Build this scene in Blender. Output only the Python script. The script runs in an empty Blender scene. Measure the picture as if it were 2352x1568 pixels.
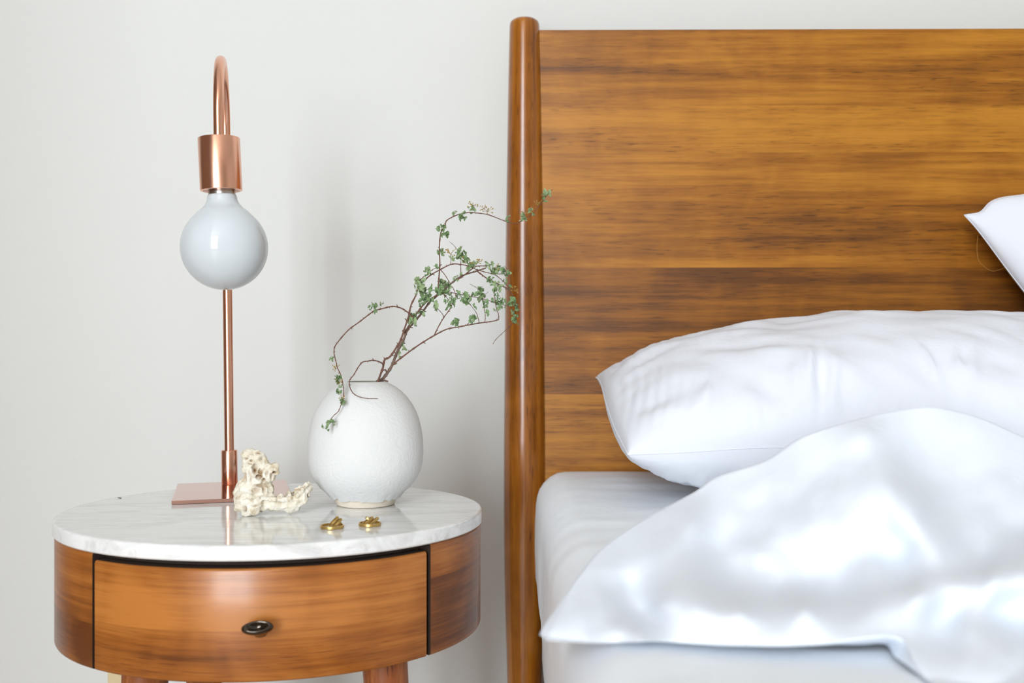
import bpy, bmesh, math, random
import numpy as np
from mathutils import Vector, Matrix, noise, Euler

random.seed(7)
PI = math.pi
R = math.radians
scene = bpy.context.scene
COL = scene.collection

# ------------------------------------------------------------------ camera, world, light, exposure
F = 2290.0                      # focal length in pixels of the 2352 x 1568 frame
CZ = 0.765                      # eye height
cam_d = bpy.data.cameras.new('camera')
cam = bpy.data.objects.new('camera', cam_d)
COL.objects.link(cam)
cam.location = (0, 0, CZ)
cam.rotation_euler = (PI / 2, 0, 0)
cam_d.sensor_width = 36.0
cam_d.lens = F / 2352 * 36.0
cam_d.clip_start = 0.02
cam_d.dof.use_dof = True
cam_d.dof.focus_distance = 1.12
cam_d.dof.aperture_fstop = 5.6
scene.camera = cam

scene.view_settings.view_transform = 'Standard'
scene.view_settings.look = 'None'
scene.view_settings.gamma = 1.0
scene.view_settings.use_curve_mapping = False
scene.view_settings.exposure = 0.0

world = bpy.data.worlds.new('daylight')
scene.world = world
world.use_nodes = True
wbg = world.node_tree.nodes['Background']
wbg.inputs[0].default_value = (0.80, 0.90, 1.0, 1)
wbg.inputs[1].default_value = 1.5

def area(name, loc, rot, sx, sy, power, color):
    d = bpy.data.lights.new(name, 'AREA')
    d.shape = 'RECTANGLE'
    d.size = sx
    d.size_y = sy
    d.energy = power
    d.color = color
    o = bpy.data.objects.new(name, d)
    COL.objects.link(o)
    o.location = loc
    o.rotation_euler = rot
    return o

WX0, WX1, WZ0, WZ1 = -1.65, -0.35, 0.25, 2.75      # the glazed doors behind the camera
area('daylight_through_doors', ((WX0 + WX1) / 2, -2.88, (WZ0 + WZ1) / 2), (R(90), 0, 0),
     WX1 - WX0, WZ1 - WZ0, 180.0, (0.87, 0.94, 1.0))

# ------------------------------------------------------------------ helpers
def P(px, py, d):
    return Vector(((px - 1176) / F * d, d, CZ + (784 - py) / F * d))

def tag(o, label=None, cat=None, group=None, kind=None):
    if label: o['label'] = label
    if cat: o['category'] = cat
    if group: o['group'] = group
    if kind: o['kind'] = kind
    return o

def empty(name, loc=(0, 0, 0), rz=0.0):
    o = bpy.data.objects.new(name, None)
    COL.objects.link(o)
    o.location = loc
    o.rotation_euler = (0, 0, rz)
    o.empty_display_size = 0.05
    return o

class MB:
    """collects vertices and faces (with uv per corner and board per face) for ONE mesh"""
    def __init__(s):
        s.v = []; s.f = []; s.uv = []; s.b = []; s.dark = set()
    def face(s, idx, uv=None, board=0.0):
        s.f.append(list(idx)); s.uv.append(uv); s.b.append(board)
    def add(s, verts):
        n = len(s.v); s.v.extend([Vector(p) for p in verts]); return n
    def build(s, name, mat, parent=None, smooth=True, angle=None, fix=True):
        me = bpy.data.meshes.new(name)
        me.from_pydata([tuple(p) for p in s.v], [], s.f)
        ul = me.uv_layers.new(name='grain')
        at = me.attributes.new('board', 'FLOAT', 'FACE')
        for i, p in enumerate(me.polygons):
            at.data[i].value = s.b[i]
            u = s.uv[i]
            for k, li in enumerate(p.loop_indices):
                if u is not None:
                    ul.data[li].uv = u[k]
                else:
                    co = s.v[me.loops[li].vertex_index]
                    ul.data[li].uv = (co.x, co.z + co.y)
        if fix:
            bm = bmesh.new(); bm.from_mesh(me)
            bmesh.ops.recalc_face_normals(bm, faces=bm.faces)
            bm.to_mesh(me); bm.free()
        if smooth:
            for p in me.polygons: p.use_smooth = True
            if angle is not None:
                try: me.set_sharp_from_angle(angle=R(angle))
                except Exception: pass
        if mat: me.materials.append(mat)
        if s.dark:
            me.materials.append(M_dark)
            for i in s.dark: me.polygons[i].material_index = 1
        o = bpy.data.objects.new(name, me)
        COL.objects.link(o)
        if parent: o.parent = parent
        return o

def lathe(mb, prof, seg=64, center=(0, 0, 0), M=None, vfun=None):
    """prof: (r, z) list from bottom to top around local Z"""
    rows = []
    for (r, z) in prof:
        ring = []
        for k in range(seg):
            a = 2 * PI * k / seg
            p = Vector((r * math.cos(a), r * math.sin(a), z))
            if vfun: p = vfun(p, a, r, z)
            if M: p = M @ p
            ring.append(p + Vector(center))
        rows.append(mb.add(ring))
    rm = max(p[0] for p in prof)
    for i in range(len(prof) - 1):
        for k in range(seg):
            k2 = (k + 1) % seg
            a, b = rows[i], rows[i + 1]
            u0, u1 = prof[i][1], prof[i + 1][1]
            mb.face((a + k, a + k2, b + k2, b + k),
                    [(u0, k / seg * 6.28 * rm), (u0, (k + 1) / seg * 6.28 * rm),
                     (u1, (k + 1) / seg * 6.28 * rm), (u1, k / seg * 6.28 * rm)])
    if prof[0][0] > 1e-6:
        mb.face([rows[0] + k for k in range(seg)][::-1], None)
    if prof[-1][0] > 1e-6:
        mb.face([rows[-1] + k for k in range(seg)], None)

def tube(mb, pts, rad, seg=8, cap=True):
    pts = [Vector(p) for p in pts]
    n = len(pts)
    rad = rad if isinstance(rad, (list, tuple)) else [rad] * n
    T = []
    for i in range(n):
        a = pts[max(0, i - 1)]; b = pts[min(n - 1, i + 1)]
        d = b - a
        T.append(d.normalized() if d.length > 1e-9 else Vector((0, 0, 1)))
    up = Vector((0, 0, 1)) if abs(T[0].z) < .9 else Vector((1, 0, 0))
    N = T[0].cross(up).normalized()
    rows = []; L = 0
    for i in range(n):
        if i:
            N = (N - T[i] * N.dot(T[i]))
            N = N.normalized() if N.length > 1e-9 else T[i].orthogonal().normalized()
            L += (pts[i] - pts[i - 1]).length
        B = T[i].cross(N)
        rows.append((mb.add([pts[i] + (N * math.cos(2 * PI * k / seg) + B * math.sin(2 * PI * k / seg)) * rad[i] for k in range(seg)]), L))
    for i in range(n - 1):
        (a, u0), (b, u1) = rows[i], rows[i + 1]
        for k in range(seg):
            k2 = (k + 1) % seg
            mb.face((a + k, a + k2, b + k2, b + k), [(u0, k * .002), (u0, k * .002 + .002), (u1, k * .002 + .002), (u1, k * .002)])
    if cap:
        mb.face([rows[0][0] + k for k in range(seg)][::-1], None)
        mb.face([rows[-1][0] + k for k in range(seg)], None)

def smooth_path(pts, n=6):
    """Catmull-Rom through the points"""
    pts = [Vector(p) for p in pts]
    if len(pts) < 3: return pts
    q = [pts[0] * 2 - pts[1]] + pts + [pts[-1] * 2 - pts[-2]]
    out = []
    for i in range(1, len(q) - 2):
        p0, p1, p2, p3 = q[i - 1:i + 3]
        for k in range(n):
            t = k / n
            out.append(.5 * ((2 * p1) + (p2 - p0) * t + (2 * p0 - 5 * p1 + 4 * p2 - p3) * t * t + (3 * p1 - p0 - 3 * p2 + p3) * t ** 3))
    out.append(pts[-1])
    return out

def box(mb, x0, x1, y0, y1, z0, z1, board=0.0, M=None):
    c = [(x0, y0, z0), (x1, y0, z0), (x1, y1, z0), (x0, y1, z0), (x0, y0, z1), (x1, y0, z1), (x1, y1, z1), (x0, y1, z1)]
    vs = [Vector(p) for p in c]
    if M: vs = [M @ p for p in vs]
    b = mb.add(vs)
    for f in ((0, 3, 2, 1), (4, 5, 6, 7), (0, 1, 5, 4), (1, 2, 6, 5), (2, 3, 7, 6), (3, 0, 4, 7)):
        uv = []
        for i in f:
            p = Vector(c[i]); uv.append((p.x, p.z + p.y))
        mb.face([b + i for i in f], uv, board)

def bevel(o, w, seg=2, ang=40):
    m = o.modifiers.new('bevel', 'BEVEL'); m.width = w; m.segments = seg
    m.limit_method = 'ANGLE'; m.angle_limit = R(ang)
    return o

# ------------------------------------------------------------------ materials
def new_mat(name):
    m = bpy.data.materials.new(name); m.use_nodes = True
    nt = m.node_tree
    return m, nt, nt.nodes['Principled BSDF']

def nd(nt, t, **k):
    n = nt.nodes.new(t)
    for a, b in k.items():
        if a == 'inp':
            for i, v in b.items(): n.inputs[i].default_value = v
        else: setattr(n, a, b)
    return n

def ramp(nt, fac, stops, interp='LINEAR'):
    r = nt.nodes.new('ShaderNodeValToRGB'); r.color_ramp.interpolation = interp
    e = r.color_ramp.elements
    while len(e) < len(stops): e.new(.5)
    for i, (p, c) in enumerate(stops):
        e[i].position = p; e[i].color = (*c, 1) if len(c) == 3 else c
    nt.links.new(fac, r.inputs[0]); return r

def srgb(r, g, b):
    f = lambda c: (c / 255 / 12.92) if c / 255 <= .04045 else ((c / 255 + .055) / 1.055) ** 2.4
    return (f(r), f(g), f(b))

def simple(name, col, rough=.5, metal=0.0, spec=.5, bump=None, coat=0, sss=0):
    m, nt, b = new_mat(name)
    b.inputs['Base Color'].default_value = (*col, 1)
    b.inputs['Roughness'].default_value = rough
    b.inputs['Metallic'].default_value = metal
    b.inputs['Specular IOR Level'].default_value = spec
    b.inputs['Coat Weight'].default_value = coat
    if sss:
        b.inputs['Subsurface Weight'].default_value = sss
        b.inputs['Subsurface Radius'].default_value = (.01, .01, .01)
        b.inputs['Subsurface Scale'].default_value = .5
    if bump:
        sc, st, dist, det = bump
        tc = nd(nt, 'ShaderNodeTexCoord')
        n = nd(nt, 'ShaderNodeTexNoise', inp={'Scale': sc, 'Detail': det})
        nt.links.new(tc.outputs['Object'], n.inputs['Vector'])
        bp = nd(nt, 'ShaderNodeBump', inp={'Strength': st, 'Distance': dist})
        nt.links.new(n.outputs['Fac'], bp.inputs['Height'])
        nt.links.new(bp.outputs['Normal'], b.inputs['Normal'])
    return m

def wood(name, light, mid, dark, pore, gain=1.0, rough=.32, coat=.25, seed=0.0, fine=1.0, boardamt=.22, porei=.85, chatw=.16):
    """grain runs along u of the 'grain' uv map (metres); 'board' face attribute shifts tone and pattern"""
    m, nt, b = new_mat(name)
    L = nt.links.new
    uv = nd(nt, 'ShaderNodeUVMap', uv_map='grain')
    at = nd(nt, 'ShaderNodeAttribute', attribute_name='board')
    sep = nd(nt, 'ShaderNodeSeparateXYZ'); L(uv.outputs[0], sep.inputs[0])
    off = nd(nt, 'ShaderNodeMath', operation='MULTIPLY_ADD', inp={1: 3.71, 2: seed}); L(at.outputs['Fac'], off.inputs[0])
    comb = nd(nt, 'ShaderNodeCombineXYZ'); L(sep.outputs[0], comb.inputs[0]); L(sep.outputs[1], comb.inputs[1]); L(off.outputs[0], comb.inputs[2])
    def nz(sx, sy, det, rough_, dist=0.0):
        mp = nd(nt, 'ShaderNodeMapping'); mp.inputs['Scale'].default_value = (sx, sy, 1.0); L(comb.outputs[0], mp.inputs[0])
        n = nd(nt, 'ShaderNodeTexNoise', inp={'Scale': 1.0, 'Detail': det, 'Roughness': rough_, 'Distortion': dist}); L(mp.outputs[0], n.inputs['Vector'])
        return n.outputs['Fac']
    band = nz(1.6, 22, 4, .55, .5)
    mids = nz(5, 110 * fine, 4, .6, .2)
    chat = nz(14, 9, 2, .5, .8)
    finest = nz(26, 620 * fine, 3, .6)
    pores = nz(34, 420 * fine, 2, .5)
    def mth(op, a, c, v=None):
        n = nd(nt, 'ShaderNodeMath', operation=op)
        for i, x in enumerate((a, c, v)):
            if x is None: continue
            if isinstance(x, (int, float)): n.inputs[i].default_value = x
            else: L(x, n.inputs[i])
        return n.outputs[0]
    tone = mth('SUBTRACT', at.outputs['Fac'], mth('ROUND', at.outputs['Fac'], None))
    t = mth('MULTIPLY', band, .46)
    t = mth('MULTIPLY_ADD', mids, .30, t)
    t = mth('MULTIPLY_ADD', mth('SUBTRACT', chat, .5), chatw, mth('ADD', t, .08))
    t = mth('MULTIPLY_ADD', finest, .16, t)
    t = mth('MULTIPLY_ADD', tone, boardamt, t)
    c = ramp(nt, t, [(.38, dark), (.52, mid), (.66, light)])
    pm = ramp(nt, pores, [(.58, (0, 0, 0)), (.68, (1, 1, 1))])
    pb = ramp(nt, band, [(.40, (1, 1, 1)), (.62, (.12, .12, .12))])
    pf = mth('MULTIPLY', mth('MULTIPLY', pm.outputs[0], pb.outputs[0]), porei)
    mix = nd(nt, 'ShaderNodeMix', data_type='RGBA'); L(pf, mix.inputs[0]); L(c.outputs[0], mix.inputs[6]); mix.inputs[7].default_value = (*pore, 1)
    L(mix.outputs[2], b.inputs['Base Color'])
    b.inputs['Roughness'].default_value = rough
    b.inputs['Coat Weight'].default_value = coat
    b.inputs['Coat Roughness'].default_value = .18
    b.inputs['Specular IOR Level'].default_value = .35
    bp = nd(nt, 'ShaderNodeBump', inp={'Strength': .12, 'Distance': .0006}); L(mth('SUBTRACT', mids, pf), bp.inputs['Height'])
    L(bp.outputs[0], b.inputs['Normal'])
    return m

M_wall = simple('painted_plaster', srgb(226, 226, 222), .75, bump=(260, .18, .001, 4), spec=.2)
M_wall2 = simple('beige_side_wall', srgb(178, 156, 138), .8, spec=.2)
M_ceil = simple('ceiling_paint', srgb(242, 241, 238), .9, spec=.2)
M_head = wood('headboard_acacia', srgb(190, 126, 36), srgb(154, 94, 20), srgb(103, 59, 12), srgb(58, 31, 9), seed=2.0, boardamt=.34, rough=.42, coat=.08, porei=.62, fine=1.25)
M_post = wood('turned_acacia', srgb(182, 114, 34), srgb(148, 86, 22), srgb(94, 49, 13), srgb(70, 34, 12), rough=.24, coat=.5, seed=9.0, fine=1.3)
M_night = wood('nightstand_acacia', srgb(188, 119, 55), srgb(154, 90, 35), srgb(106, 58, 24), srgb(96, 46, 22), seed=17.0, rough=.33, coat=.3, fine=1.5, boardamt=.34, porei=.55, chatw=.30)
M_leg = wood('leg_acacia', srgb(196, 128, 82), srgb(150, 84, 44), srgb(84, 44, 22), srgb(60, 30, 16), seed=23.0, rough=.45, coat=.05)
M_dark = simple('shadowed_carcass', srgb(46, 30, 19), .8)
M_floor = wood('oak_floor', srgb(206, 182, 158), srgb(186, 160, 136), srgb(156, 130, 106), srgb(130, 105, 84), seed=31.0, rough=.4, coat=.1, fine=.6)
M_copper = simple('brushed_copper', srgb(242, 184, 156), .24, 1.0, bump=(900, .03, .0002, 2))
M_copper_flat = simple('polished_copper', srgb(222, 176, 162), .08, 1.0)
M_thread = simple('tin_thread', srgb(196, 192, 184), .3, 1.0)
M_bulb = simple('opal_glass', srgb(211, 218, 222), .05, 0, .6)
M_brass = simple('aged_brass', srgb(208, 176, 110), .36, 1.0, bump=(1500, .08, .0002, 2))
M_knob = simple('dark_bronze', srgb(64, 54, 44), .14, .75, coat=.5)
M_vase = simple('textured_white_glaze', srgb(226, 226, 224), .8, 0, .3, bump=(300, .42, .0016, 3))
M_foot = simple('unglazed_clay', srgb(240, 228, 210), .7, 0, .3, bump=(300, .15, .0006, 3))
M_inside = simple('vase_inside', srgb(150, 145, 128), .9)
M_twig = simple('brown_bark', srgb(112, 74, 58), .65, bump=(900, .5, .0006, 3))
M_stem = simple('grey_bark', srgb(126, 102, 88), .7, bump=(900, .6, .0006, 3))
M_leaf = simple('dry_green_leaf', srgb(122, 148, 100), .6)
M_leaf2 = simple('pale_green_leaf', srgb(146, 166, 120), .6)
M_bud = simple('dried_bud', srgb(168, 140, 72), .7)
M_outlet = simple('cream_plastic', srgb(222, 203, 160), .45)
M_thin = simple('tan_thread', srgb(190, 140, 70), .7)
M_pane = simple('frame_paint', srgb(240, 240, 238), .5)

def cloth(name, col, sc=900, amp=.25):
    m, nt, b = new_mat(name)
    b.inputs['Base Color'].default_value = (*col, 1)
    b.inputs['Roughness'].default_value = .85
    b.inputs['Specular IOR Level'].default_value = .15
    tc = nd(nt, 'ShaderNodeTexCoord')
    n1 = nd(nt, 'ShaderNodeTexNoise', inp={'Scale': sc, 'Detail': 2})
    nt.links.new(tc.outputs['Object'], n1.inputs['Vector'])
    n2 = nd(nt, 'ShaderNodeTexNoise', inp={'Scale': 34, 'Detail': 5, 'Roughness': .6, 'Distortion': .8})
    nt.links.new(tc.outputs['Object'], n2.inputs['Vector'])
    b1 = nd(nt, 'ShaderNodeBump', inp={'Strength': amp * .3, 'Distance': .0005}); nt.links.new(n1.outputs['Fac'], b1.inputs['Height'])
    b2 = nd(nt, 'ShaderNodeBump', inp={'Strength': amp, 'Distance': .004}); nt.links.new(n2.outputs['Fac'], b2.inputs['Height'])
    nt.links.new(b1.outputs[0], b2.inputs['Normal'])
    nt.links.new(b2.outputs[0], b.inputs['Normal'])
    return m
M_pillow = cloth('pillow_cotton', srgb(235, 238, 246), amp=.22)
M_sheet = cloth('sheet_cotton', srgb(246, 250, 255), amp=.15)
M_duvet = cloth('duvet_cotton', srgb(239, 245, 254), amp=.2)

def marble():
    m, nt, b = new_mat('white_marble')
    L = nt.links.new
    tc = nd(nt, 'ShaderNodeTexCoord')
    mp = nd(nt, 'ShaderNodeMapping'); mp.inputs['Rotation'].default_value = (0, R(10), R(-14)); mp.inputs['Scale'].default_value = (10, 44, 40); L(tc.outputs['Object'], mp.inputs[0])
    n1 = nd(nt, 'ShaderNodeTexNoise', inp={'Scale': 1.0, 'Detail': 7, 'Roughness': .62, 'Distortion': .9}); L(mp.outputs[0], n1.inputs['Vector'])
    mp2 = nd(nt, 'ShaderNodeMapping'); mp2.inputs['Rotation'].default_value = (0, R(10), R(-14)); mp2.inputs['Scale'].default_value = (26, 150, 90); L(tc.outputs['Object'], mp2.inputs[0])
    n2 = nd(nt, 'ShaderNodeTexNoise', inp={'Scale': 1.0, 'Detail': 5, 'Roughness': .6, 'Distortion': .5}); L(mp2.outputs[0], n2.inputs['Vector'])
    r1 = ramp(nt, n1.outputs['Fac'], [(.30, srgb(214, 214, 212)), (.52, srgb(240, 240, 238)), (.75, srgb(246, 246, 246))])
    r2 = ramp(nt, n2.outputs['Fac'], [(.58, (0, 0, 0)), (.74, (.55, .55, .55))])
    mix = nd(nt, 'ShaderNodeMix', data_type='RGBA'); L(r2.outputs[0], mix.inputs[0]); L(r1.outputs[0], mix.inputs[6]); mix.inputs[7].default_value = (*srgb(190, 186, 180), 1)
    L(mix.outputs[2], b.inputs['Base Color'])
    b.inputs['Roughness'].default_value = .09
    b.inputs['Specular IOR Level'].default_value = .6
    return m
M_marble = marble()

def coral_mat():
    m, nt, b = new_mat('bleached_coral')
    L = nt.links.new
    tc = nd(nt, 'ShaderNodeTexCoord')
    n = nd(nt, 'ShaderNodeTexNoise', inp={'Scale': 90, 'Detail': 6, 'Roughness': .65, 'Distortion': .6}); L(tc.outputs['Object'], n.inputs['Vector'])
    at = nd(nt, 'ShaderNodeAttribute', attribute_name='pit')
    r = ramp(nt, n.outputs['Fac'], [(.32, srgb(190, 166, 128)), (.48, srgb(230, 221, 201)), (.7, srgb(246, 243, 234))])
    mix = nd(nt, 'ShaderNodeMix', data_type='RGBA'); L(at.outputs['Fac'], mix.inputs[0]); L(r.outputs[0], mix.inputs[6]); mix.inputs[7].default_value = (*srgb(150, 112, 66), 1)
    L(mix.outputs[2], b.inputs['Base Color'])
    b.inputs['Roughness'].default_value = .85
    bp = nd(nt, 'ShaderNodeBump', inp={'Strength': .5, 'Distance': .0012}); L(n.outputs['Fac'], bp.inputs['Height']); L(bp.outputs[0], b.inputs['Normal'])
    return m
M_coral = coral_mat()

# ------------------------------------------------------------------ the room
YW = 1.56
RX0, RX1, RY0 = -2.0, 3.0, -2.8
def wallbox(name, x0, x1, y0, y1, z0, z1, mat):
    mb = MB(); box(mb, x0, x1, y0, y1, z0, z1)
    o = mb.build(name, mat, smooth=False); o['kind'] = 'structure'; return o
wallbox('wall_back', RX0 - .1, RX1 + .1, YW, YW + .1, 0, 2.9, M_wall)
mb = MB(); box(mb, RX0 - .1, RX0, RY0 - .1, YW, 0, 2.9); box(mb, RX0, -1.13, -.9, -.5, 0, 2.9)   # side wall, plus a pier added out of view to shade the back wall
o = mb.build('wall_left', M_wall2, smooth=False); o['kind'] = 'structure'
wallbox('wall_right', RX1, RX1 + .1, RY0 - .1, YW, 0, 2.9, M_wall)
wallbox('ceiling', RX0 - .1, RX1 + .1, RY0 - .1, YW + .1, 2.9, 3.0, M_ceil)
mb = MB()
nb = 34
for i in range(nb):
    y0 = RY0 - .1 + (YW + .2 - RY0) * i / nb; y1 = RY0 - .1 + (YW + .2 - RY0) * (i + 1) / nb
    b0 = mb.add([(RX0 - .1, y0, 0), (RX1 + .1, y0, 0), (RX1 + .1, y1, 0), (RX0 - .1, y1, 0)])
    mb.face((b0, b0 + 1, b0 + 2, b0 + 3), [(p.x, p.y) for p in mb.v[b0:b0 + 4]], i + 1)
    b0 = mb.add([(RX0 - .1, y0, -.1), (RX1 + .1, y0, -.1), (RX1 + .1, y1, -.1), (RX0 - .1, y1, -.1)])
    mb.face((b0 + 3, b0 + 2, b0 + 1, b0), None, 0)
fl = mb.build('floor', M_floor, smooth=False, fix=False); fl['kind'] = 'structure'
mb = MB()
box(mb, RX0, WX0, RY0 - .1, RY0, 0, 2.9); box(mb, WX1, RX1, RY0 - .1, RY0, 0, 2.9)
box(mb, WX0, WX1, RY0 - .1, RY0, WZ1, 2.9); box(mb, WX0, WX1, RY0 - .1, RY0, 0, WZ0)
o = mb.build('wall_front', M_wall, smooth=False); o['kind'] = 'structure'
mb = MB()
for x in (WX0, (WX0 + WX1) / 2 - .03, WX1 - .06):
    box(mb, x, x + .06, RY0 - .07, RY0 - .03, WZ0, WZ1)
for z in (WZ0, 1.1, WZ1 - .06):
    box(mb, WX0, WX1, RY0 - .065, RY0 - .035, z, z + .06)
o = mb.build('window_1', M_pane, smooth=False); o['kind'] = 'structure'
mb = MB(); box(mb, RX0, RX1, YW - .012, YW, 0, .09)
o = bevel(mb.build('baseboard_back', M_pane, smooth=False), .003); o['kind'] = 'structure'

# wall outlet low on the wall, mostly hidden by the nightstand
t = tag(empty('wall_outlet', (-.595, YW, .2795)), 'cream plastic wall outlet plate low on the wall behind the nightstand leg', 'outlet')
mb = MB(); box(mb, -.036, .036, -.006, 0, -.0585, .0585); bevel(mb.build('cover_plate', M_outlet, t, smooth=False), .002)
mb = MB(); box(mb, -.017, .017, -.0085, -.005, .008, .036); box(mb, -.017, .017, -.0085, -.005, -.036, -.008)
bevel(mb.build('socket_face', M_outlet, t, smooth=False), .001)

# ------------------------------------------------------------------ nightstand
ZT = .585
TA, TB, TK = .2227, .1955, .0145
HB, INS = .1222, .0019
NX, NY, NR = -.2550, 1.0745, .02
ns = tag(empty('nightstand', (NX, NY, 0), NR), 'oval wooden nightstand with a white marble top and one curved drawer', 'nightstand')
mb = MB()
SEG = 160
prof = [(-.004, 0), (-.0012, .0003), (0, .0016), (0, TK - .0022), (-.0007, TK - .0007), (-.0022, TK), (-.0045, TK), (-.02, TK)]
rows = []
for (dr, dz) in prof:
    rows.append(mb.add([((TA + dr) * math.cos(2 * PI * k / SEG), (TB + dr) * math.sin(2 * PI * k / SEG), ZT - TK + dz) for k in range(SEG)]))
for i in range(len(prof) - 1):
    for k in range(SEG):
        k2 = (k + 1) % SEG
        mb.face((rows[i] + k, rows[i] + k2, rows[i + 1] + k2, rows[i + 1] + k))
mb.face([rows[-1] + k for k in range(SEG)]); mb.face([rows[0] + k for k in range(SEG)][::-1])
mb.build('marble_top', M_marble, ns, angle=40)

CA, CB = TA - INS, TB - INS
ZC0, ZC1 = ZT - HB, ZT - TK
def ang_of_x(x):                      # angle on the FRONT half of the ellipse
    return 2 * PI - math.acos(max(-1, min(1, x / CA)))
def shell(mb, a0, a1, z0, z1, th, splits, rnd=.0025, n=None, out=0.0, tones=(-.06, 1.08)):
    n = n or max(8, int(abs(a1 - a0) / (2 * PI) * 180))
    zs = [z0, z0 + rnd * .3, z0 + rnd] + [s for s in splits if z0 + rnd < s < z1 - rnd] + [z1 - rnd, z1 - rnd * .3, z1]
    outer = []; arc = 0; prev = None; us = []
    for i in range(n + 1):
        a = a0 + (a1 - a0) * i / n
        p = Vector((CA * math.cos(a), CB * math.sin(a), 0))
        nr = Vector((math.cos(a) / CA, math.sin(a) / CB, 0)).normalized()
        if prev is not None: arc += (p - prev).length
        prev = p; us.append(arc); outer.append((p + nr * out, nr))
    grid = []
    for j, z in enumerate(zs):
        inset = {0: rnd, 1: rnd * .3, len(zs) - 2: rnd * .3, len(zs) - 1: rnd}.get(j, 0)
        row = []
        for i, (p, nr) in enumerate(outer):
            q = p - nr * inset
            row.append((q.x, q.y, z))
        grid.append(mb.add(row))
    inn0 = mb.add([((p - nr * th).x, (p - nr * th).y, z0) for p, nr in outer])
    inn1 = mb.add([((p - nr * th).x, (p - nr * th).y, z1) for p, nr in outer])
    def bd(z):
        return tones[1] if any(z > s for s in splits) else tones[0]
    for j in range(len(zs) - 1):
        zc = (zs[j] + zs[j + 1]) / 2
        for i in range(n):
            mb.face((grid[j] + i, grid[j] + i + 1, grid[j + 1] + i + 1, grid[j + 1] + i),
                    [(us[i], zs[j]), (us[i + 1], zs[j]), (us[i + 1], zs[j + 1]), (us[i], zs[j + 1])], bd(zc))
    for i in range(n):
        mb.face((inn0 + i, inn1 + i, inn1 + i + 1, inn0 + i + 1), [(us[i], 0)] * 4, 9)
        mb.face((grid[0] + i, inn0 + i, inn0 + i + 1, grid[0] + i + 1), [(us[i], 0), (us[i], .02), (us[i + 1], .02), (us[i + 1], 0)], 9)
        g = grid[-1]
        mb.face((g + i, g + i + 1, inn1 + i + 1, inn1 + i), [(us[i], .3), (us[i + 1], .3), (us[i + 1], .32), (us[i], .32)], 9)
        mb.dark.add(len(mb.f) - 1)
    for e in (0, n):
        loop = [g + e for g in grid] + [inn1 + e, inn0 + e]
        mb.face(loop if e else loop[::-1], [(mb.v[q].z, .4) for q in (loop if e else loop[::-1])], 8)
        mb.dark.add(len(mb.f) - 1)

GL, GR = -.1335, .1722
aL, aR = ang_of_x(GL), ang_of_x(GR)
mb = MB(); shell(mb, aL + .010, aR - .011, ZC0, ZC1 - .0066, .018, [.5085])
dr = mb.build('drawer', M_night, ns, angle=50)
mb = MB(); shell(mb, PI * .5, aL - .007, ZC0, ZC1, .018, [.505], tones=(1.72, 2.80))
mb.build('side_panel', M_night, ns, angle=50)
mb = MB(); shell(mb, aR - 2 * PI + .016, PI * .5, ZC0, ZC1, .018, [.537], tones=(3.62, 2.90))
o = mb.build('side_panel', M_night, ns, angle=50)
# drawer box and frame set back behind the front
mb = MB(); box(mb, GL + .03, GR - .055, -.128, .12, ZC0 + .018, ZC1 - .012)
mb.build('drawer_box', M_dark, ns, smooth=False)
mb = MB(); rr = []
for z in (ZC1 - .006, ZC1):
    rr.append(mb.add([((CA - .014) * math.cos(2 * PI * k / 80), (CB - .014) * math.sin(2 * PI * k / 80), z) for k in range(80)]))
for k in range(80):
    mb.face((rr[0] + k, rr[0] + (k + 1) % 80, rr[1] + (k + 1) % 80, rr[1] + k))
mb.face([rr[0] + k for k in range(80)][::-1]); mb.face([rr[1] + k for k in range(80)])
mb.build('sub_top', M_dark, ns, smooth=False)
# oval dished knob
kx = .0278
ka = ang_of_x(kx)
kp = Vector((CA * math.cos(ka), CB * math.sin(ka), .5153)); kn = Vector((math.cos(ka) / CA, math.sin(ka) / CB, 0)).normalized()
mb = MB()
kprof = [(0.35, -.017), (.34, -.006), (.70, -.0042), (.93, -.0022), (1.0, .0008), (.97, .0036), (.87, .0052), (.72, .0053), (.56, .0040), (.40, .0022), (.2, .0012), (.001, .0009)]
Mk = Matrix.Translation(kp + kn * .0155) @ kn.to_track_quat('Z', 'Y').to_matrix().to_4x4() @ Matrix.Rotation(R(4), 4, 'Z') @ Matrix.Rotation(R(-36), 4, 'X')
lathe(mb, [(r, z) for r, z in kprof], 48, M=Mk @ Matrix.Diagonal((.0138, .0058, 1, 1)))
mb.build('knob', M_knob, dr)
for (lx, ly, sx, sy) in ((-.103, -.098, -.02, -.03), (.1265, -.098, .035, -.03), (-.10, .10, -.03, .03), (.10, .10, .03, .03)):
    mb = MB()
    top = Vector((lx, ly, ZC0 + .012)); bot = Vector((lx + sx, ly + sy, 0))
    rows = []
    for i in range(13):
        q = i / 12; p = bot.lerp(top, q); r = .0125 + (.0228 - .0125) * q
        rows.append(mb.add([p + Vector((r * math.cos(2 * PI * k / 32), r * math.sin(2 * PI * k / 32), 0)) for k in range(32)]))
    for i in range(12):
        for k in range(32):
            k2 = (k + 1) % 32
            mb.face((rows[i] + k, rows[i] + k2, rows[i + 1] + k2, rows[i + 1] + k),
                    [(i / 12 * .47, k * .0045), (i / 12 * .47, k * .0045 + .0045), ((i + 1) / 12 * .47, k * .0045 + .0045), ((i + 1) / 12 * .47, k * .0045)])
    mb.face([rows[0] + k for k in range(32)][::-1]); mb.face([rows[-1] + k for k in range(32)])
    mb.build('leg', M_leg, ns, angle=50)

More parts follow.
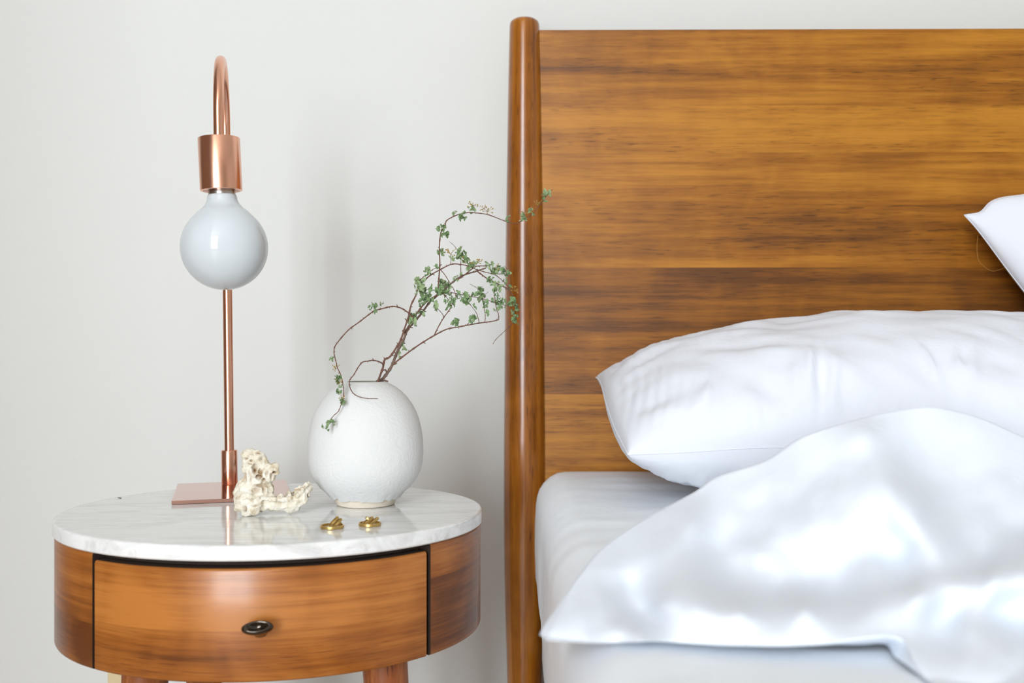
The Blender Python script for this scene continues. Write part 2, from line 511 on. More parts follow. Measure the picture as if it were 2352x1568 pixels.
# ------------------------------------------------------------------ table lamp
LR = R(13)
LX, LY = -.348, 1.229
lamp = tag(empty('table_lamp', (LX, LY, ZT), LR), 'copper table lamp with a hooked arm and a bare white globe bulb', 'lamp')
mb = MB(); box(mb, -.062, .0687, -.118, .022, .0004, .0044, M=Matrix.Rotation(R(3), 4, 'Z'))
bevel(mb.build('base_plate', M_copper_flat, lamp, smooth=False), .0004, 1)
lean = Matrix.Rotation(R(-.62), 4, 'Y')
mb = MB(); lathe(mb, [(.0090, .0044), (.0096, .0052), (.0096, .0456), (.0090, .0464), (.006, .0466)], 48, M=lean)
mb.build('collar', M_copper, lamp, angle=40)
# pole rises, arches toward the viewer and comes down to the socket
AR = .0715
zc = 1.017 - ZT
pts = [(0, 0, .0046), (0, 0, .15), (0, 0, .30), (0, 0, zc)]
for i in range(1, 25):
    a = PI * i / 24
    pts.append((0, -AR + AR * math.cos(a), zc + AR * math.sin(a)))
SZ = .9868 - ZT
pts.append((0, -2 * AR, SZ))
mb = MB(); tube(mb, [lean @ Vector(p) for p in pts], .00575, 24)
mb.build('arm', M_copper, lamp, angle=50)
tilt = Matrix.Translation(lean @ Vector((0, -2 * AR, SZ))) @ Matrix.Rotation(R(-2.6), 4, 'Y')
mb = MB(); lathe(mb, [(.0085, .0022), (.0085, -.0005)][::-1], 32, M=tilt)
lathe(mb, [(.0196, -.0575), (.0214, -.0575), (.0224, -.0570), (.0224, -.0006), (.0220, 0), (.0001, .0002)], 64, M=tilt)
lathe(mb, [(.0001, -.0500), (.0196, -.0500), (.0196, -.0575)], 64, M=tilt)
mb.build('socket', M_copper, lamp, angle=35)
tilt2 = tilt @ Matrix.Translation((0.0006, 0, 0)) @ Matrix.Rotation(R(.1), 4, 'Y')
bp = [(.0001, -.1658)]
for i in range(1, 40):
    a = R(-90 + i * 3.72)
    bp.append((.0466 * math.cos(a), -.1192 + .0466 * math.sin(a)))
rl, zl = bp[-1]
bp = [p for p in bp if not (p[1] > -.086 and p[0] < .034)]
bp += [(.0265, -.0795), (.0222, -.0762), (.0190, -.0728), (.0170, -.0695), (.0160, -.0660), (.0157, -.0630), (.0150, -.0618)]
mb = MB(); lathe(mb, bp, 72, M=tilt2)
bulb = mb.build('bulb', M_bulb, lamp)
mb = MB(); lathe(mb, [(.0146, -.0626), (.0150, -.0618), (.0142, -.0608), (.0148, -.0596), (.0140, -.0585), (.0146, -.0570), (.0140, -.053)], 48, M=tilt2)
mb.build('screw_cap', M_thread, bulb)

# ------------------------------------------------------------------ vase
VX, VY = -.1620, 1.104
vase = tag(empty('vase', (VX, VY, ZT)), 'round matte white ceramic vase with rough glaze and a narrow mouth', 'vase')
mpx = VY / F
def vz(py): return CZ + (784 - py) * mpx - ZT
vprof = [(80, 1136), (90, 1128), (104.5, 1115), (117, 1098), (126.5, 1080), (131, 1060), (132.5, 1037), (131.5, 1012), (128.5, 990), (123, 965), (115.5, 945), (106, 928), (95, 912), (83, 899), (70, 889), (58, 882), (50, 879), (44, 876.4), (41.5, 875.8)]
def lump(p, a, r, z):
    q = 1 + .010 * noise.noise(Vector((math.cos(a) * 1.6, math.sin(a) * 1.6, z * 22))) + .006 * noise.noise(Vector((math.cos(a) * 4, math.sin(a) * 4, z * 60)))
    return Vector((p.x * q, p.y * q, p.z))
def body_f(p, a, r, z):
    p = lump(p, a, r, z)
    if z < vz(1130):
        p.z += -.0022 + .0030 * noise.noise(Vector((math.cos(a) * 5, math.sin(a) * 5, 3.0)))
    return p
mb = MB(); lathe(mb, [(r * mpx, vz(y)) for r, y in vprof], 128, vfun=body_f)
mb.f.pop(); mb.uv.pop(); mb.b.pop(); mb.f.pop(); mb.uv.pop(); mb.b.pop()
vb = mb.build('body', M_vase, vase)
mb = MB(); lathe(mb, [(.10 * mpx, vz(1120)), (60 * mpx, vz(1100)), (110 * mpx, vz(1040)), (100 * mpx, vz(960)), (60 * mpx, vz(905)), (41.0 * mpx, vz(886)), (41.5 * mpx, vz(875.8))], 96)
mb.f.pop(); mb.uv.pop(); mb.b.pop(); mb.f.pop(); mb.uv.pop(); mb.b.pop()
mb.build('inner_wall', M_inside, vase)
mb = MB(); lathe(mb, [(.0300, .0002), (.0316, .0008), (.0322, .002), (.0345, .0070), (.0366, .0107), (.0395, .0142), (.0300, .0146)], 96)
mb.build('foot', M_foot, vase, angle=60)

# ------------------------------------------------------------------ branches in the vase
def branch(label, stems, twigs, clusters, group):
    """stems/twigs: (pixels, depth0, depth1, r0, r1); everything is one cut branch"""
    p0, d0 = stems[0][0][0], stems[0][1]
    base = P(p0[0], p0[1], d0)
    root = tag(empty('branch', base), label, 'branch', group)
    nodes = []
    def run(name, spec, mat):
        px, d0, d1, r0, r1 = spec
        n = len(px)
        r0 *= .88; r1 *= .88
        pts = [P(x, y, d0 + (d1 - d0) * i / (n - 1)) for i, (x, y) in enumerate(px)]
        sp = smooth_path(pts, 6)
        m = len(sp); rad = []
        for i in range(m):
            r = r0 + (r1 - r0) * i / (m - 1)
            if i % 5 == 2: r *= 1.38
            rad.append(r)
        for (x, y), q in zip(px, pts): nodes.append((x, y, q.y))
        for i, q in enumerate(sp): nodes.append((1176 + q.x / q.y * F, 784 - (q.z - CZ) / q.y * F, q.y))
        sp = [q - base for q in sp]
        mb = MB(); tube(mb, sp, rad, 8)
        # little bud spurs along the twig
        for i in range(3, m - 2, 7):
            d = (sp[i + 1] - sp[i]).normalized()
            sd = d.cross(Vector((0, 1, 0))).normalized() * (1 if (i // 7) % 2 else -1)
            tube(mb, [sp[i], sp[i] + (sd + d * .6) * rad[i] * 2.6], [rad[i] * .7, rad[i] * .35], 6)
        return mb.build(name, mat, root)
    for k, s in enumerate(stems): run('stem', s, M_stem if s[3] > .0015 else M_twig)
    for s in twigs: run('side_twig', s, M_twig)
    def depth_at(x, y):
        return min(nodes, key=lambda n: (n[0] - x) ** 2 + (n[1] - y) ** 2)[2]
    for (x, y, size, kind) in clusters:
        c = P(x, y, depth_at(x, y) - .0015) - base
        rng = random.Random(int(x * 13 + y * 7))
        mb = MB()
        if kind == 'f':
            for k in range(9):
                d = Vector((rng.uniform(-1, 1), rng.uniform(-1, .4), rng.uniform(-.5, 1))) * size * .9
                rr = size * rng.uniform(.09, .16)
                tube(mb, [c, c + d], .00018, 5)
                M = Matrix.Translation(c + d) @ Euler((rng.random() * 3, rng.random() * 3, 0)).to_matrix().to_4x4()
                lathe(mb, [(.0001, -rr), (rr * .8, -rr * .6), (rr, 0), (rr * .7, rr * .5), (.0001, rr * .8)], 8, M=M)
            mb.build('flower_cluster', M_bud, root)
            continue
        nl = 10 if size > .0075 else 7 if size > .006 else 4
        for k in range(nl):
            d = Vector((rng.uniform(-1, 1), rng.uniform(-.9, .5), rng.uniform(-1, 1)))
            ln = size * rng.uniform(.6, 1.2); wd = ln * rng.uniform(.5, .75)
            cc = c + d * size * .6
            E = Euler((rng.uniform(0, 6.3), rng.uniform(0, 6.3), rng.uniform(0, 6.3))).to_matrix()
            fold = rng.uniform(.2, 1.0); curl = rng.uniform(-1.5, 1.5); wav = rng.uniform(-.12, .12)
            g = []
            NU, NV = 8, 4
            for i in range(NU + 1):
                u = i / NU
                w = math.sin(PI * min(1, u * .93 + .07)) ** .7 * (1 + .30 * math.sin(u * 21 + k) * (u > .2))
                for j in range(NV + 1):
                    v = (j / NV - .5) * 2
                    p = Vector(((u - .5) * ln, v * wd * .5 * w, abs(v) * wd * .5 * fold * w + curl * ln * .8 * (u - .4) ** 2 + wav * ln * math.sin(u * 9 + v * 3)))
                    g.append(cc + E @ p)
            b0 = mb.add(g)
            for i in range(NU):
                for j in range(NV):
                    q = b0 + i * (NV + 1) + j
                    mb.face((q, q + 1, q + NV + 2, q + NV + 1))
            tube(mb, [c, cc], .0002, 5, cap=False)
        mb.build('leaf_cluster', M_leaf if rng.random() < .62 else M_leaf2, root)
    return root

S = lambda ox, oy, k: (lambda pts: [(ox + x * k, oy + y * k) for x, y in pts])
c4 = S(900, 420, 400 / 1742); c5 = S(700, 680, 400 / 1901)
inside = [(858, 930), (866, 900)]
A_main = inside + c5([(825, 925), (850, 905), (900, 840), (950, 760), (985, 670), (1030, 560), (1080, 470), (1110, 390), (1150, 330), (1210, 262)]) + c4([(300, 1300), (380, 1190), (450, 1130), (520, 1070), (600, 1000), (700, 930), (850, 880), (940, 850)])
A_second = c4([(130, 1500), (175, 1420), (230, 1330), (290, 1250), (340, 1195), (420, 1140), (500, 1085)])
A_tip = c4([(850, 880), (960, 960), (1080, 1020), (1150, 1055), (1195, 1100), (1218, 1160), (1235, 1230), (1225, 1300), (1245, 1370), (1220, 1395), (1120, 1490), (1045, 1560)]) + [(1132, 790)]
A_up2 = c4([(660, 965), (740, 910), (830, 840), (880, 830), (950, 828), (1025, 805)])
A_up3 = c4([(830, 860), (900, 882), (1000, 905), (1140, 908), (1165, 880), (1125, 830)])
A_up4 = c4([(1005, 900), (1050, 930), (1110, 980), (1180, 1050), (1225, 1070)])
A_vert = c4([(455, 1108), (465, 1030), (470, 960), (480, 800), (475, 650), (490, 500), (530, 430), (550, 375), (640, 325), (750, 298), (850, 300), (970, 320), (1130, 380), (1238, 406), (1330, 360), (1410, 300), (1480, 220), (1530, 150), (1575, 100), (1610, 60)])
A_left = c5([(1195, 250), (1150, 200), (1080, 145), (1000, 115), (930, 115), (850, 135), (760, 160), (700, 200), (590, 285), (470, 375), (340, 530), (320, 600), (325, 650), (340, 710), (360, 790), (400, 880), (425, 1050), (405, 1150), (370, 1250), (310, 1310), (240, 1410)])
A_right = c5([(955, 752), (1030, 690), (1190, 570), (1310, 490), (1420, 425), (1550, 360), (1680, 335)]) + c4([(870, 1402), (1000, 1385), (1070, 1366)])
A_r1 = c4([(1070, 1366), (1066, 1310), (1050, 1270), (1035, 1190), (1025, 1100), (1058, 1030)])
A_r2 = c4([(425, 1520), (470, 1430), (520, 1345), (575, 1270), (605, 1210), (640, 1150), (625, 1080), (605, 1035)])
A_r3 = c4([(520, 1342), (505, 1310), (480, 1280), (435, 1235)])
A_r4 = c4([(592, 1262), (585, 1215), (560, 1160), (510, 1095)])
A_r5 = c4([(875, 1398), (860, 1340), (840, 1290), (775, 1205), (740, 1160)])
A_r6 = c4([(930, 1392), (935, 1330), (925, 1270), (915, 1190), (895, 1100), (850, 1050), (780, 1010)])
A_r7 = c4([(410, 1072), (530, 1082), (640, 1105), (820, 1140), (960, 1170), (1040, 1205), (1130, 1222), (1215, 1240)])
A_r8 = c4([(750, 1420), (775, 1395), (810, 1375)])
A_r9 = c4([(688, 935), (690, 870), (690, 800), (690, 750), (655, 670), (615, 620), (578, 588)])
A_r10 = c4([(486, 868), (520, 905), (550, 950), (590, 1015)])
A_r11 = c4([(690, 690), (695, 650), (708, 628)])
A_r12 = c4([(905, 1115), (940, 1110), (965, 1088)])
A_r13 = c4([(585, 815), (590, 770), (588, 715)])
c5cl = lambda x, y: (700 + x * 400 / 1901, 680 + y * 400 / 1901)
c4cl = lambda x, y: (900 + x * 400 / 1742, 420 + y * 400 / 1742)
BIG, MED, SM = .0080, .0064, .0049
clA = [(*c4cl(x, y), s, k) for x, y, s, k in [
    (300, 1085, MED, 'l'), (335, 1145, BIG, 'l'), (385, 1162, MED, 'l'), (365, 1060, MED, 'l'), (490, 1060, BIG, 'l'), (530, 1005, BIG, 'l'),
    (570, 1110, MED, 'l'), (500, 440, MED, 'l'), (525, 500, MED, 'l'), (630, 295, SM, 'l'), (700, 330, MED, 'l'), (730, 280, SM, 'l'), (775, 275, SM, 'l'),
    (810, 230, MED, 'f'), (825, 240, SM, 'l'), (960, 285, MED, 'f'), (920, 260, SM, 'f'), (1152, 360, SM, 'l'), (1310, 345, MED, 'l'), (1325, 320, SM, 'f'), (1398, 295, MED, 'l'),
    (1515, 185, SM, 'l'), (1545, 105, MED, 'l'), (1530, 130, SM, 'l'), (1460, 215, SM, 'f'), (665, 695, MED, 'l'), (700, 740, BIG, 'l'), (735, 775, MED, 'l'),
    (760, 780, MED, 'f'), (785, 825, MED, 'l'), (600, 765, SM, 'l'), (588, 712, MED, 'f'), (825, 800, SM, 'l'), (855, 800, MED, 'f'), (975, 815, MED, 'l'),
    (1015, 860, MED, 'l'), (1030, 855, MED, 'f'), (1045, 880, MED, 'l'), (1090, 870, MED, 'l'), (1145, 895, MED, 'l'), (680, 920, SM, 'l'), (640, 960, SM, 'l'),
    (980, 985, MED, 'l'), (1130, 1000, SM, 'l'), (1190, 1048, SM, 'l'), (1220, 1075, MED, 'f'), (1060, 1030, MED, 'l'), (1040, 1080, SM, 'l'), (1050, 1130, SM, 'l'),
    (885, 1092, BIG, 'l'), (900, 1150, MED, 'l'), (920, 1205, MED, 'l'), (795, 1115, SM, 'l'), (770, 1155, BIG, 'l'), (690, 1130, MED, 'l'), (612, 1190, MED, 'l'),
    (570, 1240, SM, 'l'), (430, 1235, MED, 'l'), (825, 1240, SM, 'l'), (960, 1310, SM, 'l'), (810, 1360, MED, 'l'), (640, 1390, MED, 'l'), (660, 1430, SM, 'l'),
    (1020, 1190, MED, 'l'), (1080, 1210, MED, 'l'), (1055, 1275, SM, 'l'), (1150, 1215, MED, 'l'), (1220, 1180, MED, 'l'), (1235, 1240, MED, 'l'), (1222, 1290, MED, 'l'),
    (1240, 1340, MED, 'l'), (1250, 1388, MED, 'l'), (280, 1215, SM, 'l'), (290, 1290, MED, 'l'), (215, 1310, MED, 'l'), (195, 1380, BIG, 'l'), (495, 700, MED, 'l'), (555, 1175, SM, 'l')]]
clA += [(*c5cl(x, y), s, k) for x, y, s, k in [
    (740, 115, MED, 'l'), (750, 170, SM, 'l'), (835, 95, SM, 'l'), (1052, 520, SM, 'l'), (1102, 565, SM, 'l'), (1022, 645, SM, 'l'), (298, 685, SM, 'l'), (340, 795, SM, 'f'),
    (365, 905, MED, 'l'), (375, 940, SM, 'f'), (390, 1000, SM, 'l'), (372, 1040, SM, 'l'), (400, 1110, SM, 'f'), (410, 1145, SM, 'l'), (270, 1375, SM, 'l'), (225, 1445, SM, 'l'), (295, 1370, SM, 'l')]]
D0 = 1.104
branch('thick grey-brown branch fanning right toward the bedpost with many green leaves',
       [(A_main, D0, 1.145, .0021, .0009)],
       [(A_second, 1.112, 1.125, .0011, .0008), (A_tip, 1.138, 1.17, .0008, .0003), (A_up2, 1.128, 1.15, .0008, .0004), (A_up3, 1.138, 1.16, .0006, .0003), (A_up4, 1.15, 1.165, .0005, .0003),
        (A_vert, 1.122, 1.20, .0009, .0003), (A_left, 1.113, 1.040, .0009, .0004), (A_right, 1.106, 1.125, .0010, .0006), (A_r1, 1.125, 1.13, .0005, .0003),
        (A_r2, 1.112, 1.125, .0007, .0004), (A_r3, 1.115, 1.11, .0004, .0003), (A_r4, 1.117, 1.12, .0004, .0003), (A_r5, 1.119, 1.115, .0004, .0003), (A_r6, 1.12, 1.115, .0004, .00025),
        (A_r7, 1.12, 1.14, .0005, .0003), (A_r8, 1.117, 1.11, .0004, .0003), (A_r9, 1.128, 1.125, .0005, .0002), (A_r10, 1.117, 1.121, .0005, .0004), (A_r11, 1.127, 1.127, .0003, .0002), (A_r12, 1.116, 1.116, .0003, .0002), (A_r13, 1.118, 1.112, .0003, .0003)],
       clA, None)
B_main = [(852, 930), (862, 900)] + c5([(800, 928), (850, 790), (873, 695), (930, 660), (1000, 560), (1050, 470), (1090, 350), (1130, 230), (1160, 100)]) + c4([(242, 1120), (258, 1060), (300, 1000), (370, 935), (450, 885), (590, 815), (690, 815), (760, 830), (830, 858)])
B_side = c4([(275, 975), (310, 945), (350, 915), (410, 865), (450, 850), (480, 858)])
B_loop = c5([(858, 750), (840, 730), (800, 710), (740, 700), (690, 708), (630, 720), (580, 780), (540, 850), (490, 920), (492, 990), (530, 1060), (600, 1100), (680, 1115), (740, 1117), (800, 1118)])
clB = [(*c4cl(x, y), s, k) for x, y, s, k in [(280, 1000, BIG, 'l'), (275, 1035, MED, 'l'), (375, 880, MED, 'l'), (355, 905, SM, 'l'), (450, 850, SM, 'l'), (255, 1090, SM, 'l'), (780, 835, SM, 'l')]]
branch('thin brown branch curling in a loop over the vase mouth',
       [(B_main, D0 - .006, 1.12, .0014, .0006)],
       [(B_loop, 1.094, 1.036, .0008, .0004), (B_side, 1.112, 1.112, .0005, .0003)], clB, None)

# ------------------------------------------------------------------ coral
def coral():
    k = 380 / 2292
    def W(x, y, d): return P(380 + x * k, 980 + y * k, d)
    bm = bmesh.new()
    rngc = random.Random(3)
    blobs = [(1120, 1010, 150, 1.040), (1330, 1080, 80, 1.040), (1480, 1080, 80, 1.040), (1600, 1090, 80, 1.040), (1800, 1090, 70, 1.040), (1060, 900, 100, 1.045), (1150, 860, 150, 1.046), (1300, 880, 150, 1.047), (1390, 870, 100, 1.048), (1250, 800, 120, 1.045), (1380, 790, 80, 1.047), (1190, 740, 110, 1.045), (1300, 740, 105, 1.046), (1230, 620, 130, 1.045),
             (1150, 560, 85, 1.044), (1180, 470, 110, 1.044), (1140, 400, 80, 1.044), (1190, 380, 70, 1.046), (1310, 440, 85, 1.044), (1270, 370, 45, 1.044), (1340, 560, 100, 1.046), (1370, 680, 90, 1.042), (1460, 610, 85, 1.042), (1510, 570, 55, 1.042),
             (1520, 620, 50, 1.041), (1440, 700, 70, 1.042), (1330, 980, 120, 1.048), (1160, 1110, 110, 1.032), (1130, 1180, 60, 1.026), (1230, 1140, 75, 1.028), (1020, 1110, 55, 1.030), (1000, 900, 50, 1.045), (1280, 1060, 60, 1.028),
             (1420, 1030, 85, 1.040), (1540, 1050, 80, 1.040), (1660, 1060, 85, 1.040), (1730, 1110, 75, 1.040), (1780, 1030, 85, 1.042), (1860, 970, 80, 1.044), (1930, 900, 65, 1.046), (1970, 840, 50, 1.047), (1990, 800, 32, 1.048),
             (1470, 960, 45, 1.032), (1600, 970, 40, 1.036), (1740, 970, 45, 1.038), (1900, 1000, 60, 1.040), (1960, 950, 40, 1.042), (1440, 1090, 60, 1.036), (1810, 880, 35, 1.054), (1720, 930, 40, 1.054), (1860, 840, 32, 1.054)]
    chain = [(1330, 1050, 100, 1.036), (1420, 1050, 85, 1.036), (1540, 1060, 85, 1.036), (1660, 1075, 88, 1.037), (1760, 1050, 95, 1.038), (1850, 990, 90, 1.040), (1920, 910, 70, 1.043), (1970, 840, 50, 1.045)]
    for q in range(len(chain) - 1):
        for t in (.25, .5, .75):
            blobs.append(tuple(chain[q][i] * (1 - t) + chain[q + 1][i] * t for i in range(4)))
            blobs.append((chain[q][0] * (1 - t) + chain[q + 1][0] * t, chain[q][1] * (1 - t) + chain[q + 1][1] * t - 62, 26, 1.026 + .002 * q))
    for x, y, r, d in blobs:
        bmesh.ops.create_icosphere(bm, subdivisions=3, radius=(r * 1.12 + 6) * k / F * d, matrix=Matrix.Translation(W(x, y, d)) @ Matrix.Diagonal((1, .85, 1, 1)))
    me = bpy.data.meshes.new('coral_raw'); bm.to_mesh(me); bm.free()
    o = bpy.data.objects.new('coral_raw', me); COL.objects.link(o)
    rm = o.modifiers.new('r', 'REMESH'); rm.mode = 'VOXEL'; rm.voxel_size = .00065
    dg = bpy.context.evaluated_depsgraph_get()
    ev = o.evaluated_get(dg)
    me2 = bpy.data.meshes.new_from_object(ev)
    bpy.data.objects.remove(o)
    bm = bmesh.new(); bm.from_mesh(me2)
    for _ in range(5): bmesh.ops.smooth_vert(bm, verts=bm.verts, factor=.5, use_axis_x=True, use_axis_y=True, use_axis_z=True)
    bm.normal_update()
    pits = [(1240, 590, 34, 60, .0075, .9), (1288, 695, 30, 30, .007, .9), (1200, 560, 14, 14, .003, .7), (1110, 435, 26, 14, .003, .7), (1190, 470, 22, 16, .003, .6), (1340, 440, 40, 34, .0035, .25), (1290, 355, 40, 14, .003, .6),
            (1515, 640, 30, 22, .006, .9), (1360, 740, 22, 26, .005, .9), (1470, 690, 20, 40, .003, .5), (1310, 630, 26, 40, .005, .6), (1100, 690, 20, 70, .0028, .45), (1100, 1135, 26, 36, .006, .6), (1240, 1095, 36, 12, .002, .5),
            (1260, 880, 50, 34, .0028, .5), (1370, 870, 26, 40, .0028, .5), (1310, 815, 90, 20, .004, .6), (1640, 905, 34, 16, .004, .6), (1760, 910, 16, 30, .003, .6), (1810, 870, 60, 12, .002, .5), (1920, 830, 20, 12, .003, .5), (1985, 960, 18, 34, .006, .55),
            (1540, 940, 12, 8, .002, .5), (1160, 515, 10, 10, .002, .5), (1190, 520, 10, 12, .002, .5), (1330, 690, 14, 30, .003, .6), (1400, 640, 16, 30, .003, .5), (1180, 720, 14, 60, .002, .35), (1160, 650, 12, 50, .002, .3)]
    pit_layer = {}
    newco = {}
    for v in bm.verts:
        c = v.co
        px = (1176 + c.x / c.y * F - 380) / k; py = (784 - (c.z - CZ) / c.y * F - 980) / k
        n = noise.noise(c * 95) * .0014 + noise.noise(c * 230) * .0008 + noise.noise(c * 520) * .0005
        rg = 1 - abs(noise.noise(c * Vector((150, 150, 80)).x * .9 + Vector((5, 5, 5))))
        n += (rg - .75) * .0014
        pv = 0
        if v.normal.y < .25:
            for (x, y, rx, ry, dp, tone) in pits:
                q = ((px - x) / rx) ** 2 + ((py - y) / ry) ** 2
                if q < 6:
                    w = math.exp(-q * .9)
                    n -= dp * w; pv = max(pv, tone * min(1, 1.3 * w))
                    n += dp * .16 * math.exp(-(q - 2.2) ** 2 * 1.2)
        pv = max(pv, .45 * max(0, -n / .0030 - .25)) if pv < .45 else pv
        newco[v.index] = c + v.normal * n
        pit_layer[v.index] = min(1, pv)
    for v in bm.verts: v.co = newco[v.index]
    zmin = min(v.co.z for v in bm.verts)
    foot = Vector((-.255, 1.04, ZT))
    for v in bm.verts:
        v.co.z = max(v.co.z, ZT + .0003)
        v.co -= foot
    me3 = bpy.data.meshes.new('coral'); bm.to_mesh(me3); bm.free()
    a = me3.attributes.new('pit', 'FLOAT', 'POINT')
    for i in range(len(me3.vertices)): a.data[i].value = pit_layer.get(i, 0)
    for p in me3.polygons: p.use_smooth = True
    me3.materials.append(M_coral)
    oo = bpy.data.objects.new('coral', me3); COL.objects.link(oo); oo.location = foot
    tag(oo, 'small bleached white coral piece with brown pits in front of the lamp', 'coral')
coral()

# ------------------------------------------------------------------ rings
def band(mb, Rr, h, th, M, seg=72, ey=1.0):
    prof = [(Rr - th, .0002), (Rr - th * .5, 0), (Rr, .0003), (Rr + .0001, h * .5), (Rr, h - .0003), (Rr - th * .5, h), (Rr - th, h - .0002)]
    rows = []
    for r, z in prof:
        rows.append(mb.add([M @ Vector((r * math.cos(2 * PI * k / seg), r * ey * math.sin(2 * PI * k / seg), z)) for k in range(seg)]))
    n = len(prof)
    for i in range(n):
        for k in range(seg):
            k2 = (k + 1) % seg
            mb.face((rows[i] + k, rows[i] + k2, rows[(i + 1) % n] + k2, rows[(i + 1) % n] + k))
def ring(x, y, Rr, rz, knot, label):
    t = tag(empty('ring', (x, y, ZT + .0003), R(rz)), label, 'ring', 'knotted brass rings')
    mb = MB(); band(mb, Rr, .0030, .0013, Matrix.Identity(4)); mb.build('band', M_brass, t, angle=40)
    mb = MB()
    for (cx, cy, cz, ex, ey, ez, r, el) in knot:
        M = Matrix.Translation((cx, cy, cz)) @ Euler((R(ex), R(ey), R(ez))).to_matrix().to_4x4() @ Matrix.Translation((0, 0, -.0012))
        band(mb, r, .0027, .0013, M, 48, el)
    mb.build('knot', M_brass, t, angle=40)
ring(-.1736, .962, .0113, 0, [(.0016, .001, .0058, 0, -45, 14, .0062, .55), (.0052, -.001, .0046, 0, -45, 14, .0060, .55), (.0048, .0045, .0050, 0, 40, 0, .0046, .5)],
     'brass ring with an upright knot, the one nearer the coral')
ring(-.1390, .975, .0109, 8, [(-.0018, .000, .0044, 0, -33, 10, .0062, .5), (.0036, -.001, .0040, 0, -33, 10, .0060, .5), (-.0006, .0040, .0046, 0, 35, 0, .0044, .4)],
     'brass ring with a flat knot, the one farther from the coral')
# crumb on the far edge of the marble
mb = MB(); c0 = Vector((0, 0, .00045))
tube(mb, [c0 + Vector((-.0030, .001, .0003)), c0, c0 + Vector((.0022, -.001, -.0001))], [.0002, .00045, .00035], 7)
o = mb.build('leaf_scrap', simple('dark_scrap', srgb(70, 72, 62), .8)); o.location = P(275, 1136, 1.145); o.location.z = ZT
tag(o, 'tiny dark plant scrap on the left far edge of the marble top', 'leaf scrap')

# ------------------------------------------------------------------ bed frame
BR = R(-.55)
BX, BY = .0185, 1.475
bed = tag(empty('bed_frame', (BX, BY, 0), BR), 'wooden bed frame with a horizontal-grain headboard and a round tapered post', 'bed')
mb = MB()
pp = BY / F
HZ = lambda y: CZ + (784 - y) * pp
prof = [(.020, 0), (.024, .2), (.0300, HZ(1300)), (.0306, HZ(1078)), (.0299, HZ(900)), (.0282, HZ(600)), (.0252, HZ(300)), (.0236, HZ(160)), (.0221, HZ(62)), (.0217, HZ(56)), (.0205, HZ(51)), (.0165, HZ(46)), (.009, HZ(42.5)), (.0001, HZ(41.5))]
sp = smooth_path([Vector((r, 0, z)) for r, z in prof[:9]], 4)
lathe(mb, [(p.x, p.z) for p in sp] + prof[9:], 72)
mb.build('post', M_post, bed, angle=60)
mb = MB()
edges = [1500, 1180, 905, 762, 615, 352, 245, 71]
tones = [-.02, .10, -.12, -.28, -.03, .20, -.04]
for i in range(len(edges) - 1):
    z0, z1 = HZ(edges[i]), HZ(edges[i + 1])
    box(mb, .004, 1.62, -.004, .018, z0, z1, board=i + 1 + tones[i])
mb.build('headboard_panel', M_head, bed, smooth=False)
mb = MB(); box(mb, .03, .052, -1.95, -.02, .20, .30); bevel(mb.build('side_rail', M_post, bed, smooth=False), .003)
mb = MB(); box(mb, .052, 1.5, -1.92, -.03, .27, .30); mb.build('platform', M_leg, bed, smooth=False)

# ------------------------------------------------------------------ mattress with fitted sheet
ZM = .580
mt = tag(empty('mattress', (.80, .5, .305)), 'mattress in a white fitted sheet, its rounded corner beside the bedpost', 'mattress')
mb = MB()
MX0, MX1, MY0, MY1 = .0375, 1.56, -.45, 1.455
NXm, NYm = 150, 130
def sheet_pt(i, j):
    # wraps over the left edge and the far edge
    s = i / NXm; t_ = j / NYm
    # arc length style parameters
    su = -.14 + s * 1.66            # <0: down the left side
    tv = -.14 + t_ * 2.04           # <0: down the far side
    rc = .040
    def edge(u):
        if u < -rc * .57: return (0.0, -rc + (u + rc * .57))     # down the side
        if u < rc * 1.0:
            a = (u + rc * .57) / (rc * 1.57) * PI / 2
            return (rc - rc * math.cos(a), -rc + rc * math.sin(a))
        return (rc + (u - rc), 0.0)
    ox, oz1 = edge(su); oy, oz2 = edge(tv)
    z = ZM + min(oz1, oz2) if min(oz1, oz2) < -rc else ZM + oz1 + oz2
    z = max(z, .30)
    x = MX0 + ox; y = MY1 - oy
    # the near-left side swells a little
    if su < rc:
        x -= .0045 * math.sin(min(1, (ZM - z) / .20) * PI) 
    n = noise.noise(Vector((x * 7, y * 24, 1.3))) * .0026 + noise.noise(Vector((x * 16, y * 60, 4.3))) * .0010
    # rolled hem just inside the edge
    d = math.hypot(max(0, .034 - ox), max(0, .030 - oy))
    hem = .0012 * math.exp(-((min(ox, oy) - .022) / .005) ** 2) if min(oz1, oz2) > -.012 else 0
    return Vector((x - .0012 * noise.noise(Vector((1, y * 22, z * 18))), y, z + n + hem))
grid = [[sheet_pt(i, j) - mt.location for i in range(NXm + 1)] for j in range(NYm + 1)]
rows = [mb.add(r) for r in grid]
for j in range(NYm):
    for i in range(NXm):
        mb.face((rows[j] + i, rows[j] + i + 1, rows[j + 1] + i + 1, rows[j + 1] + i))
mb.build('fitted_sheet', M_sheet, mt)
mb = MB(); box(mb, MX0 + .006 - .80, MX1 - .84, MY0 + .05 - .5, MY1 - .012 - .5, 0, .22)
mb.build('mattress_core', M_sheet, mt, smooth=False)

